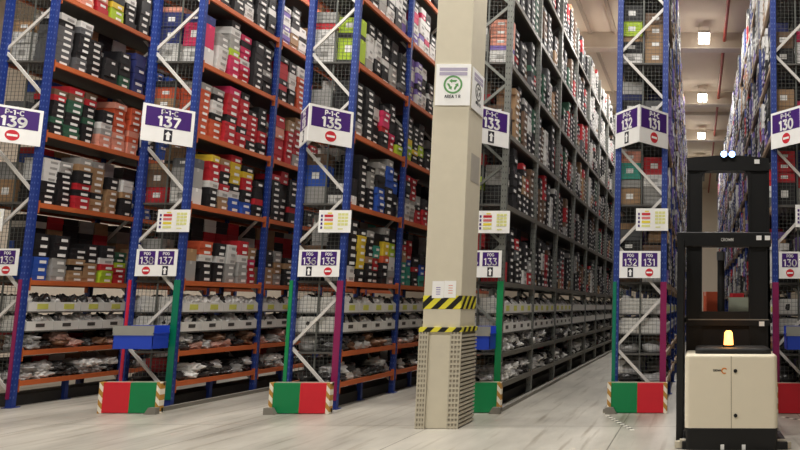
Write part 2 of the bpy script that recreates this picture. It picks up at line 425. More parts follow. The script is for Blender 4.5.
SPEC = {   # rack face, bay, shelf index above the bins (0..5): stacks from the end frame inwards, bottom box first
 (139, 0): ["bbkkk aakkk ckcke cckke lrwkk rrlGk", "kkkwww kkkkaa rkrkca ckccca ccckc kkcwa", "kGkkrer GkkGerr kkGkrea sawkk ssooos sosooo",
            "ggggkw gkkkgw kkkkn kkk Gkkkk nnnnk", "rsrrr srrrr rsrrs lykk kkkwk kkkkw", "kkkk kwkkk rrr kkkk kkk"],
 (137, 0): ["pwock kkwoc kkwke aawwa aawrp rrpca", "kkkccr kkwrry cwrkrc bwkyyr bkkryk krkkk", "oooooa ookwka rrkrrp rkrrrk krrrrk krrkkk",
            "pprwak wwwaw pplawk rpwpkp kkkkkk kkakkk", "rokkkk kkwkkk kkkkkk wwkkkk kkkkkk kkwkkk", "kkkk rrkk kkkk kkk wwk kkk"],
 (137, 1): ["cckkk accae kkck rcck ccce kkca ccck kkck", "kkkkkr kkkkrr krkkkk kkkckk kkkkkk rkkkkk kkckk kkkk", "rrrsrrv rrrrcc arrrcc rrcrr rrsrr ccrr rrrr rrrk",
            "krkrrk kkwwkk oooowwk ooookk rkkk kkkk kkkk kkrk", "vwvwvw ccwkak wwkww kkwcc kkkk ccck kkk kkkk", "kkk kkkk"],
 (135, 0): ["wkkkkk kyyyykk kkckka krrtkk kkoyka awwlkk ttkrrk ttccee", "rokkkk kkkkkk kkkaak bbbkaa kkkbba kkkbkk kkaakk kkrrkk", "akkkkkk kkkkkkk kkkwkkk kkrppkk rpkkkk lkkkk kpkkk klkkk",
            "aaawawk awwwkkk kkwwkkk kkwkkkk aaakkkg gkkkkk kkkkk kkkgkk", "kkkwwk kwkwkw aawkwk wkwkwk kkwwak vwwkwk kkwkwk kkkwk", "kkk kkkk kwk"],
 (135, 1): ["tttcrk ttbrrk kkrkk tbbkk rrkk tkkk kkk kkkk", "wwakkr awwrrr rrkak rrkk kkk kkk rkk kkkk", "llykkk kykkkk kllkkk kkk klk kkk kkkk kkkk", "vwvwvv wvkvwv wwkkww kkwkk kwkk kkk kkk kkkk",
            "vwwpwk wvwwpw wpwwkk wwkk kkww kwk kkk kkk", "wkk kk"],
}
PALW = {133: "kkkkkkkkkkkkkggaaweerrrcG", 131: "kkkgaaawwwwvvvnc", 130: "kkkkggaaawwwvvnnrc", 139: "kkkwwrccgab", 137: "kkkrrcckwa", 135: "kkkkwwatrk"}
# stacks seen end-on through the end frame: (colour, height) lists, bottom first, per shelf 0..5
ENDL = {
 139: [[('c', .3), ('w', .2)], [('c', .4), ('a', .3)], [('k', .25), ('g', .3)], [('w', .34), ('w', .2), ('c', .2)], [('b', .3), ('k', .2)], [('k', .3)]],
 137: [[('e', .2), ('k', .2), ('a', .3)], [('r', .28), ('e', .3), ('c', .1)], [('e', .2), ('c', .2), ('c', .2), ('o', .2), ('k', .1)], [('w', .34), ('n', .3), ('n', .26), ('s', .1)], [('w', .3), ('k', .3)], [('k', .4)]],
 135: [[('k', .3), ('e', .3)], [('a', .3), ('b', .36), ('e', .2)], [('w', .2), ('n', .26), ('a', .3)], [('w', .32), ('w', .28), ('r', .12), ('a', .2)], [('e', .3), ('k', .3)], [('k', .3)]],
 133: [[('c', .3), ('r', .3)], [('k', .26), ('l', .22), ('k', .2), ('r', .2)], [('k', .4), ('r', .1)], [('k', .22), ('a', .3), ('w', .22)], [('o', .3), ('r', .2)], [('k', .3)]],
 131: [[('e', .5), ('k', .2)], [('c', .3), ('a', .14), ('t', .28), ('s', .2)], [('e', .3), ('k', .3)], [('w', .2), ('k', .2), ('c', .1), ('l', .26), ('k', .3)], [('k', .4)], [('k', .3)]],
 130: [[('k', .3), ('a', .2)], [('k', .4), ('r', .18), ('r', .18), ('r', .18)], [('c', .5), ('c', .3)], [('k', .3), ('e', .3)], [('e', .4)], [('k', .3)]],
}
ENDR = {
 139: [None] * 6,
 137: [[('a', .34), ('c', .2)], [('w', .28), ('a', .34), ('g', .16)], None, [('w', .3), ('p', .42), ('n', .15)], None, None],
 135: [None, [('w', .16), ('k', .3)], None, [('k', .06), ('l', .4), ('k', .08), ('l', .28)], None, None],
 133: [[('r', .34), ('k', .2)], None, [('k', .3), ('e', .2)], [('w', .24), ('v', .08), ('s', .16), ('s', .16), ('s', .16)], None, None],
 131: [[('w', .26), ('w', .26), ('e', .1)], [('a', .16), ('a', .16), ('w', .2), ('r', .3)], [('k', .3), ('g', .3)], [('c', .24), ('c', .24), ('c', .24), ('e', .2)], [('c', .3), ('c', .3)], [('k', .3)]],
 130: [[('y', .14), ('r', .2)], [('a', .3), ('r', .2)], [('c', .3), ('p', .3)], [('w', .2), ('w', .2), ('p', .2)], [('k', .4)], [('k', .3)]],
}
ORD = ['first', 'second', 'third', 'fourth', 'fifth', 'sixth', 'seventh', 'eighth', 'ninth', 'tenth', 'eleventh', 'twelfth']
BAYN = ['end bay', 'second bay', 'third bay', 'fourth bay', 'fifth bay', 'sixth bay', 'seventh bay', 'eighth bay', 'ninth bay', 'tenth bay', 'eleventh bay', 'twelfth bay', 'thirteenth bay', 'fourteenth bay']
SAY = {140: 'one-forty', 139: 'one-thirty-nine', 138: 'one-thirty-eight', 137: 'one-thirty-seven', 136: 'one-thirty-six', 135: 'one-thirty-five', 134: 'one-thirty-four', 133: 'one-thirty-three',
       132: 'one-thirty-two', 131: 'one-thirty-one', 130: 'one-thirty', 129: 'one-twenty-nine'}
EYE = Vector((0, 0, 1.67))
YLIM = {139: 13.6, 137: 14.65, 135: 14.85, 133: 26.9, 131: 60, 130: 60}
def shows(num, p):        # roughly: on a face one can look at, not hidden behind the next rack
    return p.y < YLIM[num] and (p.z - 1.67) / p.y < .45
def size_seen(p, area, nx):
    d = p - EYE; return area * abs(d.x) / d.length ** 3
PITCHB = .325
boxes = []
for num, r in ROWS.items():
    s = r['side']; fx = r['x'] + s * (HW - .04 - BD / 2)
    for k in range(r['n']):
        spec = SPEC.get((num, k))
        for li in range(6):
            z = SHELF[2 + li] + .045
            stacks = spec[li].split() if spec else None
            for j in range(6):
                if k == 0 and j == 0 and (ENDR if s > 0 else ENDL)[num][li]: continue
                if stacks is not None:
                    if j >= len(stacks): continue
                    st = stacks[j]
                else:
                    hN = rng.choice([4, 5, 5, 6, 6, 7, 7]) if num != 133 else rng.choice([5, 5, 6, 6, 7])
                    base = rng.choice(PALW[num]); st = ''
                    for q in range(hN):
                        if rng.random() < .35: base = rng.choice(PALW[num])
                        st += base
                if num == 133 and k > 3 and li > 2: st = ''.join(c if rng.random() < .35 else 'w' for c in st)
                st = ''.join(st[min(len(st) - 1, int(q / 1.3))] for q in range(min(8, round(len(st) * 1.3))))
                yy = Y0 + k * BAY + .255 + j * PITCHB; lean = rng.uniform(-.02, .02); hf = rng.choice([.86, 1, 1, 1.0, 1.14]); wf = rng.choice([1, 1, .95, .86, .8]); deep = rng.choice([0, 0, .01, .03, .05])
                jx = (rng.uniform(-.005, .015) - deep + (.05 if num in (131, 130) else 0)) * s
                for q, c in enumerate(st):
                    p = Vector((fx + jx + rng.uniform(-.012, .006) * s, yy + lean * q * .4 + rng.uniform(-.008, .008), z + q * BH * hf))
                    boxes.append(dict(num=num, k=k, li=li, j=j, q=q, c=c, p=p, s=s, hf=hf, wf=wf * (1 if rng.random() < .7 else rng.uniform(.85, 1)), rz=rng.choice([0, 0, rng.uniform(-.06, .06), rng.uniform(-.16, .16) if li < 2 else 0]), top=len(st),
                                      v=size_seen(p, BW * BH, 1) if shows(num, p) else 0))
boxes.sort(key=lambda b: -b['v'])
for b in boxes[:300]:
    o = link('shoe_box', SB[b['c']], None, b['p'], b['rz'] + (0 if b['s'] > 0 else PI)); o.scale = (1, b['wf'], b['hf'])
    tag(o, '%s shoe box, %s up %s stack, %s shelf above bins, %s %s' % (PNAME[b['c']], ORD[b['q']], ORD[b['j']], ORD[b['li']], SAY[b['num']], BAYN[b['k']]),
        'shoe box', 'shoe boxes on the %s shelf above the bins of rack %d' % (ORD[b['li']], b['num']))
KEYS = list(PAL)
mb = MB(); LI = len(KEYS)
for b in boxes[300:]:
    p = b['p']; s = b['s']; ww = BW / 2 * b['wf'] - rng.uniform(0, .01); hh = BH * b['hf']
    mb.box(p.x - BD / 2, p.x + BD / 2, p.y - ww, p.y + ww, p.z, p.z + hh - .004, KEYS.index(b['c']))
    ci = LI if b['c'] != 'w' else KEYS.index('a')
    if rng.random() < (.92 if b['num'] == 133 else .78):
        a = rng.uniform(-.08, .0); e = rng.uniform(.07, .1) * b['wf']
        x0 = p.x + s * (BD / 2 + .001); x1 = p.x + s * (BD / 2 + .005)
        mb.box(min(x0, x1), max(x0, x1), p.y + a, p.y + e, p.z + .2 * hh, p.z + .58 * hh, ci)
for num, r in ROWS.items():
    s = -r['side']; fx = r['x'] + s * (HW - .05 - BD / 2)
    for k in range(r['n']):
        for li, z0 in enumerate(SHELF[2:] + TIERS + [.415, .905]):
            for j in range(6):
                if k == 0 and j == 0: continue
                c = rng.choice(PALW[num])
                for q in range(([10, 9, 9, 9, 9, 7][li]) if li < 6 else (2 if li < 8 else 3)):
                    if rng.random() < .4: c = rng.choice(PALW[num])
                    yy = Y0 + k * BAY + .255 + j * PITCHB + rng.uniform(-.01, .01); z = z0 + (.045 if li < 6 else .002) + q * BH
                    mb.box(fx - BD / 2, fx + BD / 2, yy - BW / 2, yy + BW / 2, z, z + BH - .004, KEYS.index(c))
                    x0 = fx + s * (BD / 2 + .001); x1 = fx + s * (BD / 2 + .005)
                    mb.box(min(x0, x1), max(x0, x1), yy - .04, yy + .1, z + .022, z + .066, LI)
o = mb.build('shoe_boxes', [PM[k] for k in KEYS] + [LABEL])
tag(o, 'remaining shoe boxes packed along the far shelves of all the racks', 'shoe boxes', kind='stuff')

# cartons seen through the end frames
CM = {}
def carton_mesh(c, h):
    key = (c, h)
    if key not in CM:
        mb = MB().box(-.18, .18, -.12, .12, 0, h - .003)
        if h > .13:
            mb.box(-.181, .181, -.025, .025, h - .06, h - .0015, 1); mb.box(-.06, .06, -.1215, -.119, h * .35, h * .65, 2)
        tape = mat('card_tape_' + c, tuple(min(255, int(v * 1.12 + 8)) for v in PAL[c]), .4)
        CM[key] = mb.mesh('carton', [PM[c], tape, LABEL if c not in 'wa' else PM['a']])
    return CM[key]
for num, r in ROWS.items():
    for sd, tab in ((-1, ENDL), (1, ENDR)):
        face = (r['left'] if sd < 0 else num) if num != 130 else (130 if sd < 0 else 129)
        for li in range(6):
            col = tab[num][li]
            if not col: continue
            z = SHELF[2 + li] + .045
            for q, (c, h) in enumerate(col):
                o = link('carton', carton_mesh(c, h), None, (r['x'] + sd * .205, Y0 + .2 + rng.uniform(-.01, .02), z))
                tag(o, '%s carton %s up behind end mesh, %s shelf above bins, %s' % (PNAME[c], ORD[q], ORD[li], SAY[face]), 'carton', 'cartons behind the rack end mesh')
                z += h

# ------------------------------------------------------------------ bins and plastic bags
BNL, BNW, BNH = .40, .49, .25
def bin_mesh():
    mb = MB(); t = .008; x0, x1 = -BNL / 2, BNL / 2; y0, y1 = -BNW / 2, BNW / 2
    mb.box(x0, x1, y0, y1, 0, t)
    mb.box(x0, x0 + t, y0, y1, t, BNH); mb.box(x1 - t, x1, y0, y1, t, .155)
    for ya in (y0, y1 - t):
        mb.prism([(x0 + t, t), (x1 - t, t), (x1 - t, .155), (x1 - .12, BNH), (x0 + t, BNH)], ya, ya + t)
    return mb.mesh('shelf_bin', BINW)
BINM = bin_mesh()
LBU = MB().box(BNL / 2, BNL / 2 + .003, -.09, .11, .035, .125).mesh('bin_label', BINL)
LBD = MB().box(BNL / 2, BNL / 2 + .003, -.08, .08, .055, .115).mesh('bin_label', BIND)
def bag_mesh(seed, m, sx, sy, sz):
    bm = bmesh.new(); bmesh.ops.create_icosphere(bm, subdivisions=4, radius=1)
    off = Vector((seed * 7.3, seed * 3.1, seed * 5.7))
    for v in bm.verts:
        c = v.co.copy()
        n = noise.noise(c * 1.3 + off) * .35 + noise.noise(c * 2.9 + off) * .34 + (.5 - abs(noise.noise(c * 4.2 + off))) * .3 + (.5 - abs(noise.noise(c * 9 + off))) * .14 - .15
        k = 1 + n
        sgn = lambda a: (abs(a) ** .7) * (1 if a > 0 else -1)
        v.co = Vector((sgn(c.x) * sx * k, sgn(c.y) * sy * k, max(c.z * sz * (1 + n * 1.3), -sz * .55)))
    zmin = min(v.co.z for v in bm.verts)
    for v in bm.verts: v.co.z -= zmin
    me = bpy.data.meshes.new('plastic_bag'); bm.to_mesh(me); bm.free(); me.materials.append(m)
    me.polygons.foreach_set('use_smooth', [True] * len(me.polygons))
    return me
BAGS = {}
for mi, m in enumerate(BAGM):
    for v in range(3):
        BAGS[(mi, v, 0)] = bag_mesh(mi * 3 + v + 1, m, .19, .16, .10)        # lying on a shelf
        BAGS[(mi, v, 1)] = bag_mesh(mi * 3 + v + 40, m, .13, .09, .145)       # standing in a bin
bags = []; bins = []
for num, r in ROWS.items():
    sides = [r['side']] if num != 130 else [-1]
    for k in range(r['n']):
        for sd in ((r['side'], -r['side']) if k == 0 else (r['side'],)):
            for ti, tz in enumerate(TIERS):
                for j in range(4 if sd == r['side'] else 1):
                    yy = Y0 + k * BAY + .325 + j * .5
                    p = Vector((r['x'] + sd * (HW - .02 - BNL / 2), yy, tz))
                    bins.append(dict(num=num, k=k, ti=ti, j=j, sd=sd, p=p, main=sd == r['side']))
                    for q in range(3):
                        bp = p + Vector((sd * rng.uniform(.0, .04), -.15 + q * .15 + rng.uniform(-.01, .01), .012 + rng.uniform(0, .05)))
                        bags.append(dict(num=num, k=k, p=bp, big=1, mi=rng.choice([0, 1, 1, 1, 2, 2, 2]), vr=rng.randrange(3), rz=rng.uniform(-.3, .3),
                                         what='%s in %s %s bin' % (ORD[q], ORD[j], ['lower', 'upper'][ti]), main=sd == r['side'], sd=sd))
            for si in (0, 1):
                z = SHELF[si] + .045
                nb = 7
                for q in range(nb if sd == r['side'] else 1):
                    yy = Y0 + k * BAY + .24 + q * .28
                    for lay in range(2 if rng.random() < .6 else 1):
                        bp = Vector((r['x'] + sd * (HW - .23 + rng.uniform(-.02, .01)), yy + rng.uniform(-.03, .03) + lay * .05, z + lay * .12))
                        cho = [0, 1, 3, 2, 2, 2] if si == 0 else [2, 2, 3, 4, 4, 0, 5]
                        if num == 133: cho = [0, 1, 1, 3, 2, 2, 2]
                        bags.append(dict(num=num, k=k, p=bp, big=0, mi=rng.choice(cho), vr=rng.randrange(3), rz=rng.uniform(-.7, .7),
                                         what='%s along the %s, %s layer' % (ORD[q], ['bottom shelf', 'second shelf'][si], ['lower', 'upper'][lay]), main=sd == r['side'], sd=sd))
for b in bags:
    b['v'] = size_seen(b['p'], .03 if b['big'] else .06, 1) if shows(b['num'], b['p']) and b['main'] and b['num'] not in (131, 130) else 0
bags.sort(key=lambda b: -b['v'])
for b in bags[:300]:
    o = link('plastic_bag', BAGS[(b['mi'], b['vr'], b['big'])], None, b['p'], b['rz'])
    tag(o, '%s plastic bag, %s, %s %s' % (BAGN[b['mi']], b['what'], SAY[b['num']], BAYN[b['k']]), 'plastic bag', 'plastic bags on the low shelves of rack %d' % b['num'])
vs = []; fs = []; ms = []
def coarse(seed, sx, sy, sz):
    bm = bmesh.new(); bmesh.ops.create_icosphere(bm, subdivisions=2, radius=1); off = Vector((seed * 3.3, seed, 2.))
    out = []
    for v in bm.verts:
        k = 1 + noise.noise(v.co * 1.6 + off) * .5
        out.append(Vector((v.co.x * sx * k, v.co.y * sy * k, (max(v.co.z, -.55) + .55) * sz * k)))
    f = [tuple(v.index for v in fc.verts) for fc in bm.faces]; bm.free()
    return out, f
CO = {(v, g): coarse(v + 5 * g, *((.19, .16, .11) if g == 0 else (.13, .09, .15))) for v in range(3) for g in (0, 1)}
for b in bags[300:]:
    if b['num'] in (131, 130) and b['k'] > 5: continue
    vv, ff = CO[(b['vr'], b['big'])]; R = Matrix.Rotation(b['rz'], 3, 'Z'); o0 = len(vs)
    vs += [tuple(b['p'] + R @ v) for v in vv]; fs += [tuple(o0 + i for i in f) for f in ff]; ms += [b['mi']] * len(ff)
me = bpy.data.meshes.new('plastic_bags'); me.from_pydata(vs, [], fs)
for m in BAGM: me.materials.append(m)
me.polygons.foreach_set('material_index', ms); me.polygons.foreach_set('use_smooth', [True] * len(fs))
tag(link('plastic_bags', me), 'remaining plastic bags heaped along the far low shelves of the racks', 'plastic bags', kind='stuff')
for b in bins:
    if b['num'] in (131, 130) and b['k'] > 5: continue
    o = link('shelf_bin', BINM, None, b['p'], 0 if b['sd'] > 0 else PI)
    num = b['num']; face = num if b['main'] else (ROWS[num]['left'] if num != 130 else 129)
    tag(o, 'white shelf bin, %s along %s tier, %s %s' % (ORD[b['j']], ['lower', 'upper'][b['ti']], SAY[face], BAYN[b['k']]), 'bin', 'white shelf bins of rack %d' % num)
    if b['main'] and (num in (139, 137, 135) or b['k'] < 3):
        link('bin_label', LBU if b['ti'] else LBD, o)

# ------------------------------------------------------------------ signs
def no_entry(parent, cx, cz, rr, y):
    MB().cyl((cx, y, cz), (cx, y - .004, cz), rr, 28).build('no_entry_disc', SRED, parent)
    MB().box(cx - rr * .72, cx + rr * .72, y - .007, y - .0045, cz - rr * .2, cz + rr * .2).build('no_entry_bar', SIGNW, parent)
def arrow(parent, cx, cz, h, y):
    wd = h * .3
    MB().box(cx - wd, cx + wd, y - .004, y, cz - h / 2, cz + h / 2).build('arrow_plate', INK, parent)
    a = h * .38
    MB().prism([(cx - .3 * a, cz - a), (cx + .3 * a, cz - a), (cx + .3 * a, cz + .2 * a), (cx + .62 * a, cz + .2 * a), (cx, cz + a), (cx - .62 * a, cz + .2 * a), (cx - .3 * a, cz + .2 * a)], y - .007, y - .0045).build('arrow', SIGNW, parent)
GO = {140: 1, 139: 0, 138: 0, 137: 1, 136: 1, 135: 0, 134: 0, 133: 1, 132: 1, 131: 0, 130: 0, 129: 1}
WH, WD = .61, .545
ang = math.atan2(WD, HW)
WL = math.hypot(WD, HW)
def wedge_sign(num, r):
    ln, rn = (r['left'], num) if num != 130 else (130, 129)
    t = thing('aisle_sign', 'white and purple V-shaped aisle sign numbered %s and %s' % (SAY[ln], SAY[rn]), 'sign', (r['x'], Y0 - .055, 4.575), 0, 'V-shaped aisle signs')
    for sd, n in ((-1, ln), (1, rn)):
        c = (sd * HW / 2, -WD / 2, 0); rz = sd * ang
        p = MB().box(-WL / 2, WL / 2, -.008, .008, -WH / 2, WH / 2).build('sign_panel', SIGNW, t, c, rz)
        MB().box(-WL / 2 + .035, WL / 2 - .045, -.011, -.008, -.05, WH / 2 - .04).build('purple_field', PURPLE, p)
        text('P-1-C', .088, SIGNW, p, (0, -.0125, .205), .2)
        text(str(n), .18, SIGNW, p, (0, -.0125, .05), .2)
        if GO[n]: arrow(p, 0, -.175, .19, -.008)
        else: no_entry(p, 0, -.175, .088, -.008)
def low_sign(num, r):
    ln, rn = (r['left'], num) if num != 130 else (130, 129)
    t = thing('location_sign', 'flat white sign with purple squares numbered %s and %s' % (SAY[ln], SAY[rn]), 'sign', (r['x'] + .0, Y0 - .1, 2.34), 0, 'flat white location signs')
    t.location.x += {137: .05, 135: .045, 131: .0, 133: .07}.get(num, 0)
    MB().box(-.335, .335, -.006, .006, -.22, .22).build('sign_panel', SIGNW, t)
    for sd, n in ((-1, ln), (1, rn)):
        cx = sd * .155
        MB().box(cx - .13, cx + .13, -.009, -.006, -.035, .19).build('purple_square', PURPLE, t)
        text('P0G', .055, SIGNW, t, (cx, -.0105, .148), .16)
        text(str(n), .125, SIGNW, t, (cx, -.0105, .035), .135)
        if GO[n]: arrow(t, cx, -.13, .15, -.006)
        else: no_entry(t, cx, -.13, .065, -.006)
def load_sign(num, r):
    dx = {139: -.26, 137: .27, 135: .26, 133: .25, 131: .19, 130: .21}[num]
    t = thing('load_sign', 'small white load notice with coloured rows above flat sign %s' % SAY[num], 'sign', (r['x'] + dx, Y0 - .1, 3.03 + (.05 if num in (131,) else .12 if num == 130 else 0)), 0, 'small load notices')
    MB().box(-.265, .265, -.005, .005, -.185, .185).build('sign_panel', SIGNW, t)
    for i, m in enumerate((SRED, mat('pink_print', (220, 120, 120)), YEL, PALEY)):
        z = .09 - i * .065
        MB().box(-.23, -.2, -.008, -.005, z - .02, z + .02).build('marker_square', PURPLE, t)
        MB().box(-.17, -.03, -.008, -.005, z - .02, z + .02).build('coloured_row', m, t)
    MB().box(-.12, -.05, -.008, -.005, .125, .145).build('header_bar', YEL, t)
    mb = MB()
    for a in range(4):
        for b_ in range(3): mb.box(.05 + b_ * .058, .1 + b_ * .058, -.008, -.005, .095 - a * .055, .135 - a * .055)
    mb.build('data_table', PALEY, t)
    MB().box(.06, .14, -.008, -.005, -.135, -.115).build('footer_bar', PALEY, t)
for num, r in ROWS.items(): wedge_sign(num, r); low_sign(num, r); load_sign(num, r)

# ------------------------------------------------------------------ rack end guards and totes
for num, r in ROWS.items():
    leftgo = r['go'] == 'L'
    cols = 'green and red' if leftgo else 'red and green'
    gx = {139: -11.27, 137: -8.70, 135: -6.10, 133: -3.52, 131: -.925, 130: 1.69}[num]
    gy = {139: 11.02, 137: 11.02, 135: 11.04, 133: 11.2, 131: 11.24, 130: 11.24}[num]
    t = thing('rack_end_guard', '%s guard board before rack %s' % (cols, SAY[num]), 'guard', (gx, gy, 0), 0, 'red and green rack end guards')
    W = .47
    for sd in (-1, 1):
        m = GREENP if (sd < 0) == leftgo else REDP
        a, b = (-W + .06, 0) if sd < 0 else (0, W - .06)
        o = MB().box(a, b, 0, .05, .01, .465).build('panel', m, t, bevel=.004); o['label'] = 'green half panel' if m is GREENP else 'red half panel'
        x = sd * (W - .03)
        MB().box(x - .03, x + .03, -.01, .1, 0, .475).build('edge_post', EDGE, t, bevel=.006)
    MB().box(-W, W, .05, .1, .42, .475).build('top_rail', GUARDM, t)
    MB().box(-W, W, .05, .1, .02, .08).build('bottom_rail', GUARDM, t)
    gs = -1 if leftgo else 1
    MB().prism([(gs * (W - .16), 0), (gs * (W + .02), 0), (gs * (W + .02), .1), (gs * (W - .1), .1)], -.09, -.012).build('foot_plate', mat('rail_steel', (150, 146, 136)), t)
def tote(x, y, z, W, label):
    t = thing('storage_tote', label, 'tote', (x, y, z), 0, 'blue totes hung on the rack ends')
    mb = MB(); tk = .008; h = .23; D = .17
    mb.box(-W / 2, W / 2, -D, D, 0, tk)
    mb.box(-W / 2, W / 2, -D, -D + tk, tk, h); mb.box(-W / 2, W / 2, D - tk, D, tk, h + .13)
    mb.box(-W / 2, -W / 2 + tk, -D, D, tk, h); mb.box(W / 2 - tk, W / 2, -D, D, tk, h)
    mb.build('tote_body', TOTEB, t)
    MB().box(-W / 2 - .01, W / 2 + .01, -D - .008, -D, h - .02, h + .13).build('card_holder', TOTEG, t)
    MB().box(-W / 2 - .01, -W / 2, -D - .008, D, h, h + .02).build('rim', TOTEB, t); MB().box(W / 2, W / 2 + .01, -D - .008, D, h, h + .02).build('rim', TOTEB, t)
    MB().box(-W / 2 + .08, -W / 2 + .1, D, D + .05, h, h + .12).box(W / 2 - .1, W / 2 - .08, D, D + .05, h, h + .12).build('hook', GREYST, t)
tote(-8.80, Y0 - .3, .97, .62, 'blue tote with grey card holder hung on the rack under sign one-thirty-seven')
tote(-3.54, Y0 - .3, .98, .62, 'blue tote half hidden behind the pillar under sign one-thirty-three')
tote(1.72, Y0 - .3, 1.0, .62, 'blue tote hung on the rack under sign one-thirty beyond the truck')

# ------------------------------------------------------------------ pillar
PX0, PX1, PY0, PY1 = -3.785, -3.265, 9.80, 10.45
pil = struct(MB().box(PX0, PX1, PY0, PY1, 0, ZC).build('pillar', CONC, bevel=.012))
def band(off, th, z0, z1):
    a, b = off, off + th
    mb = MB().box(PX0 - b, PX1 + b, PY0 - b, PY0 - a, z0, z1).box(PX0 - b, PX1 + b, PY1 + a, PY1 + b, z0, z1)
    mb.box(PX0 - b, PX0 - a, PY0 - a, PY1 + a, z0, z1).box(PX1 + a, PX1 + b, PY0 - a, PY1 + a, z0, z1)
    return mb.build('hazard_tape', HAZ)
tp = band(.001, .004, 1.615, 1.80); tag(tp, 'wide black and yellow hazard tape band around the pillar', 'tape')
o = band(.001, .032, 1.302, 1.365)
tag(o, 'narrow black and yellow tape strip topping the metal pillar guards', 'tape')
def corner_guard(xa, xb, label):
    t = thing('corner_guard', label, 'guard', ((xa + xb) / 2, PY0 - .03, 0), 0, 'perforated pillar guards')
    hw = (xb - xa) / 2
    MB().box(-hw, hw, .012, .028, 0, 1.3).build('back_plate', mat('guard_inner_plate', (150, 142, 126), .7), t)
    mb = MB()
    for k in range(4):
        x = -hw + .008 + k * (2 * hw - .016) / 3; mb.box(x - .009, x + .009, 0, .012, 0, 1.3)
    z = .01
    while z < 1.3: mb.box(-hw, hw, .001, .013, z, z + .028); z += .065
    mb.build('perforated_face', GUARDM, t)
corner_guard(PX0 - .03, PX0 + .1, 'perforated metal guard on the front corner of the pillar away from the truck')
corner_guard(PX1 - .12, PX1 + .035, 'perforated metal guard on the pillar front corner towards the truck')
t = thing('side_guard', 'slatted metal guard covering the pillar side facing the truck', 'guard', (PX1, (PY0 + PY1) / 2, 0))
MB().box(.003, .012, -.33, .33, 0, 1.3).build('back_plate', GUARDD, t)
z = .02; mb = MB()
while z < 1.28: mb.box(.012, .036, -.33, .33, z, z + .03); z += .055
mb.build('slats', GUARDM, t)
t = thing('paper_sheet', 'white printed paper sheets taped over the wide hazard tape on the pillar', 'paper', (-3.505, PY0 - .008, 1.885))
mb = MB().box(-.165, -.003, -.001, .001, -.12, .115).box(.0, .165, -.001, .001, -.115, .12); mb.build('sheet', SIGNW, t)
mb = MB()
for a in range(4): mb.box(-.11, -.05, -.002, -.001, .02 - a * .03, .03 - a * .03)
mb.build('print', PM['v'], t)
mb = MB()
for a in range(4): mb.box(.06, .12, -.002, -.001, .05 - a * .035, .06 - a * .035)
mb.build('print', PM['s'], t)
t2 = tag(MB().box(PX1 + .001, PX1 + .003, 9.98, 10.36, 3.45, 3.86).build('paper_sheet', mat('grey_paper', (176, 170, 158), .6)), 'pale paper sheet taped to the pillar side above head height', 'paper')
GREENR = mat('recycle_green', (90, 150, 84), .5); LAV = mat('lavender_print', (176, 168, 190), .5)
def recycle(parent, R, y, m):
    mb = MB(); n = 40
    o = len(mb.v)
    for k in range(n):
        a = 2 * PI * k / n
        for rr in (R, R * .8):
            for yy in (y, y - .003): mb.v.append((rr * math.cos(a), yy, rr * math.sin(a)))
    for k in range(n):
        a, b = 4 * k, 4 * ((k + 1) % n)
        for q in ((a + 1, b + 1, b + 3, a + 3), (a, a + 2, b + 2, b), (a, b, b + 1, a + 1), (a + 2, a + 3, b + 3, b + 2)): mb.f.append(q); mb.m.append(0)
    for k in range(3):
        th = PI / 2 + k * 2 * PI / 3
        d = Vector((math.cos(th), math.sin(th))); pn = Vector((-d.y, d.x))
        def P(a, b): v = d * (a * R) + pn * (b * R); return (v.x, v.y)
        mb.prism([P(.5, -.42), P(.5, .1), P(.62, .1), P(.4, .42), P(.16, .1), P(.3, .1), P(.3, -.32)], y - .003, y)
    return mb.build('recycling_symbol', m, parent)
t = thing('recycling_sign', 'white sign with green recycling circle on the front of the pillar', 'sign', (-3.505, PY0 - .012, 4.81))
MB().box(-.25, .25, -.006, .006, -.305, .305).build('sign_panel', SIGNW, t)
MB().box(-.2, .2, -.008, -.006, .2, .25).build('header_band', LAV, t); MB().box(-.2, .2, -.008, -.006, .135, .185).build('header_band', LAV, t)
recycle(t, .135, -.006, GREENR)
text('AREA 1 R', .05, INK, t, (0, -.009, -.175))
t = thing('recycling_sign', 'white sign with dark recycling circle on the side of the pillar', 'sign', (PX1 + .012, (PY0 + PY1) / 2, 4.8), PI / 2)
MB().box(-.27, .27, -.006, .006, -.305, .305).build('sign_panel', SIGNW, t)
MB().box(-.2, .2, -.008, -.006, .2, .25).build('header_band', LAV, t); MB().box(-.2, .2, -.008, -.006, .135, .185).build('header_band', LAV, t)
recycle(t, .135, -.006, mat('dark_print', (96, 96, 92), .5))
text('AREA 1 R', .05, INK, t, (0, -.009, -.175))

# floor tapes
def floor_tape(x0, y0, x1, y1, label):
    L = math.hypot(x1 - x0, y1 - y0)
    o = MB().box(-.03, .03, 0, L, .0005, .003).build('floor_tape', DASH, None, (x0, y0, 0), math.atan2(y1 - y0, x1 - x0) - PI / 2)
    tag(o, label, 'floor tape')
floor_tape(-1.36, 11.0, -.86, 9.75, 'black and white dashed floor tape by the green half of guard one-thirty-two')
floor_tape(1.3, 10.95, 1.95, 10.2, 'black and white dashed floor tape before the red guard beyond the truck')

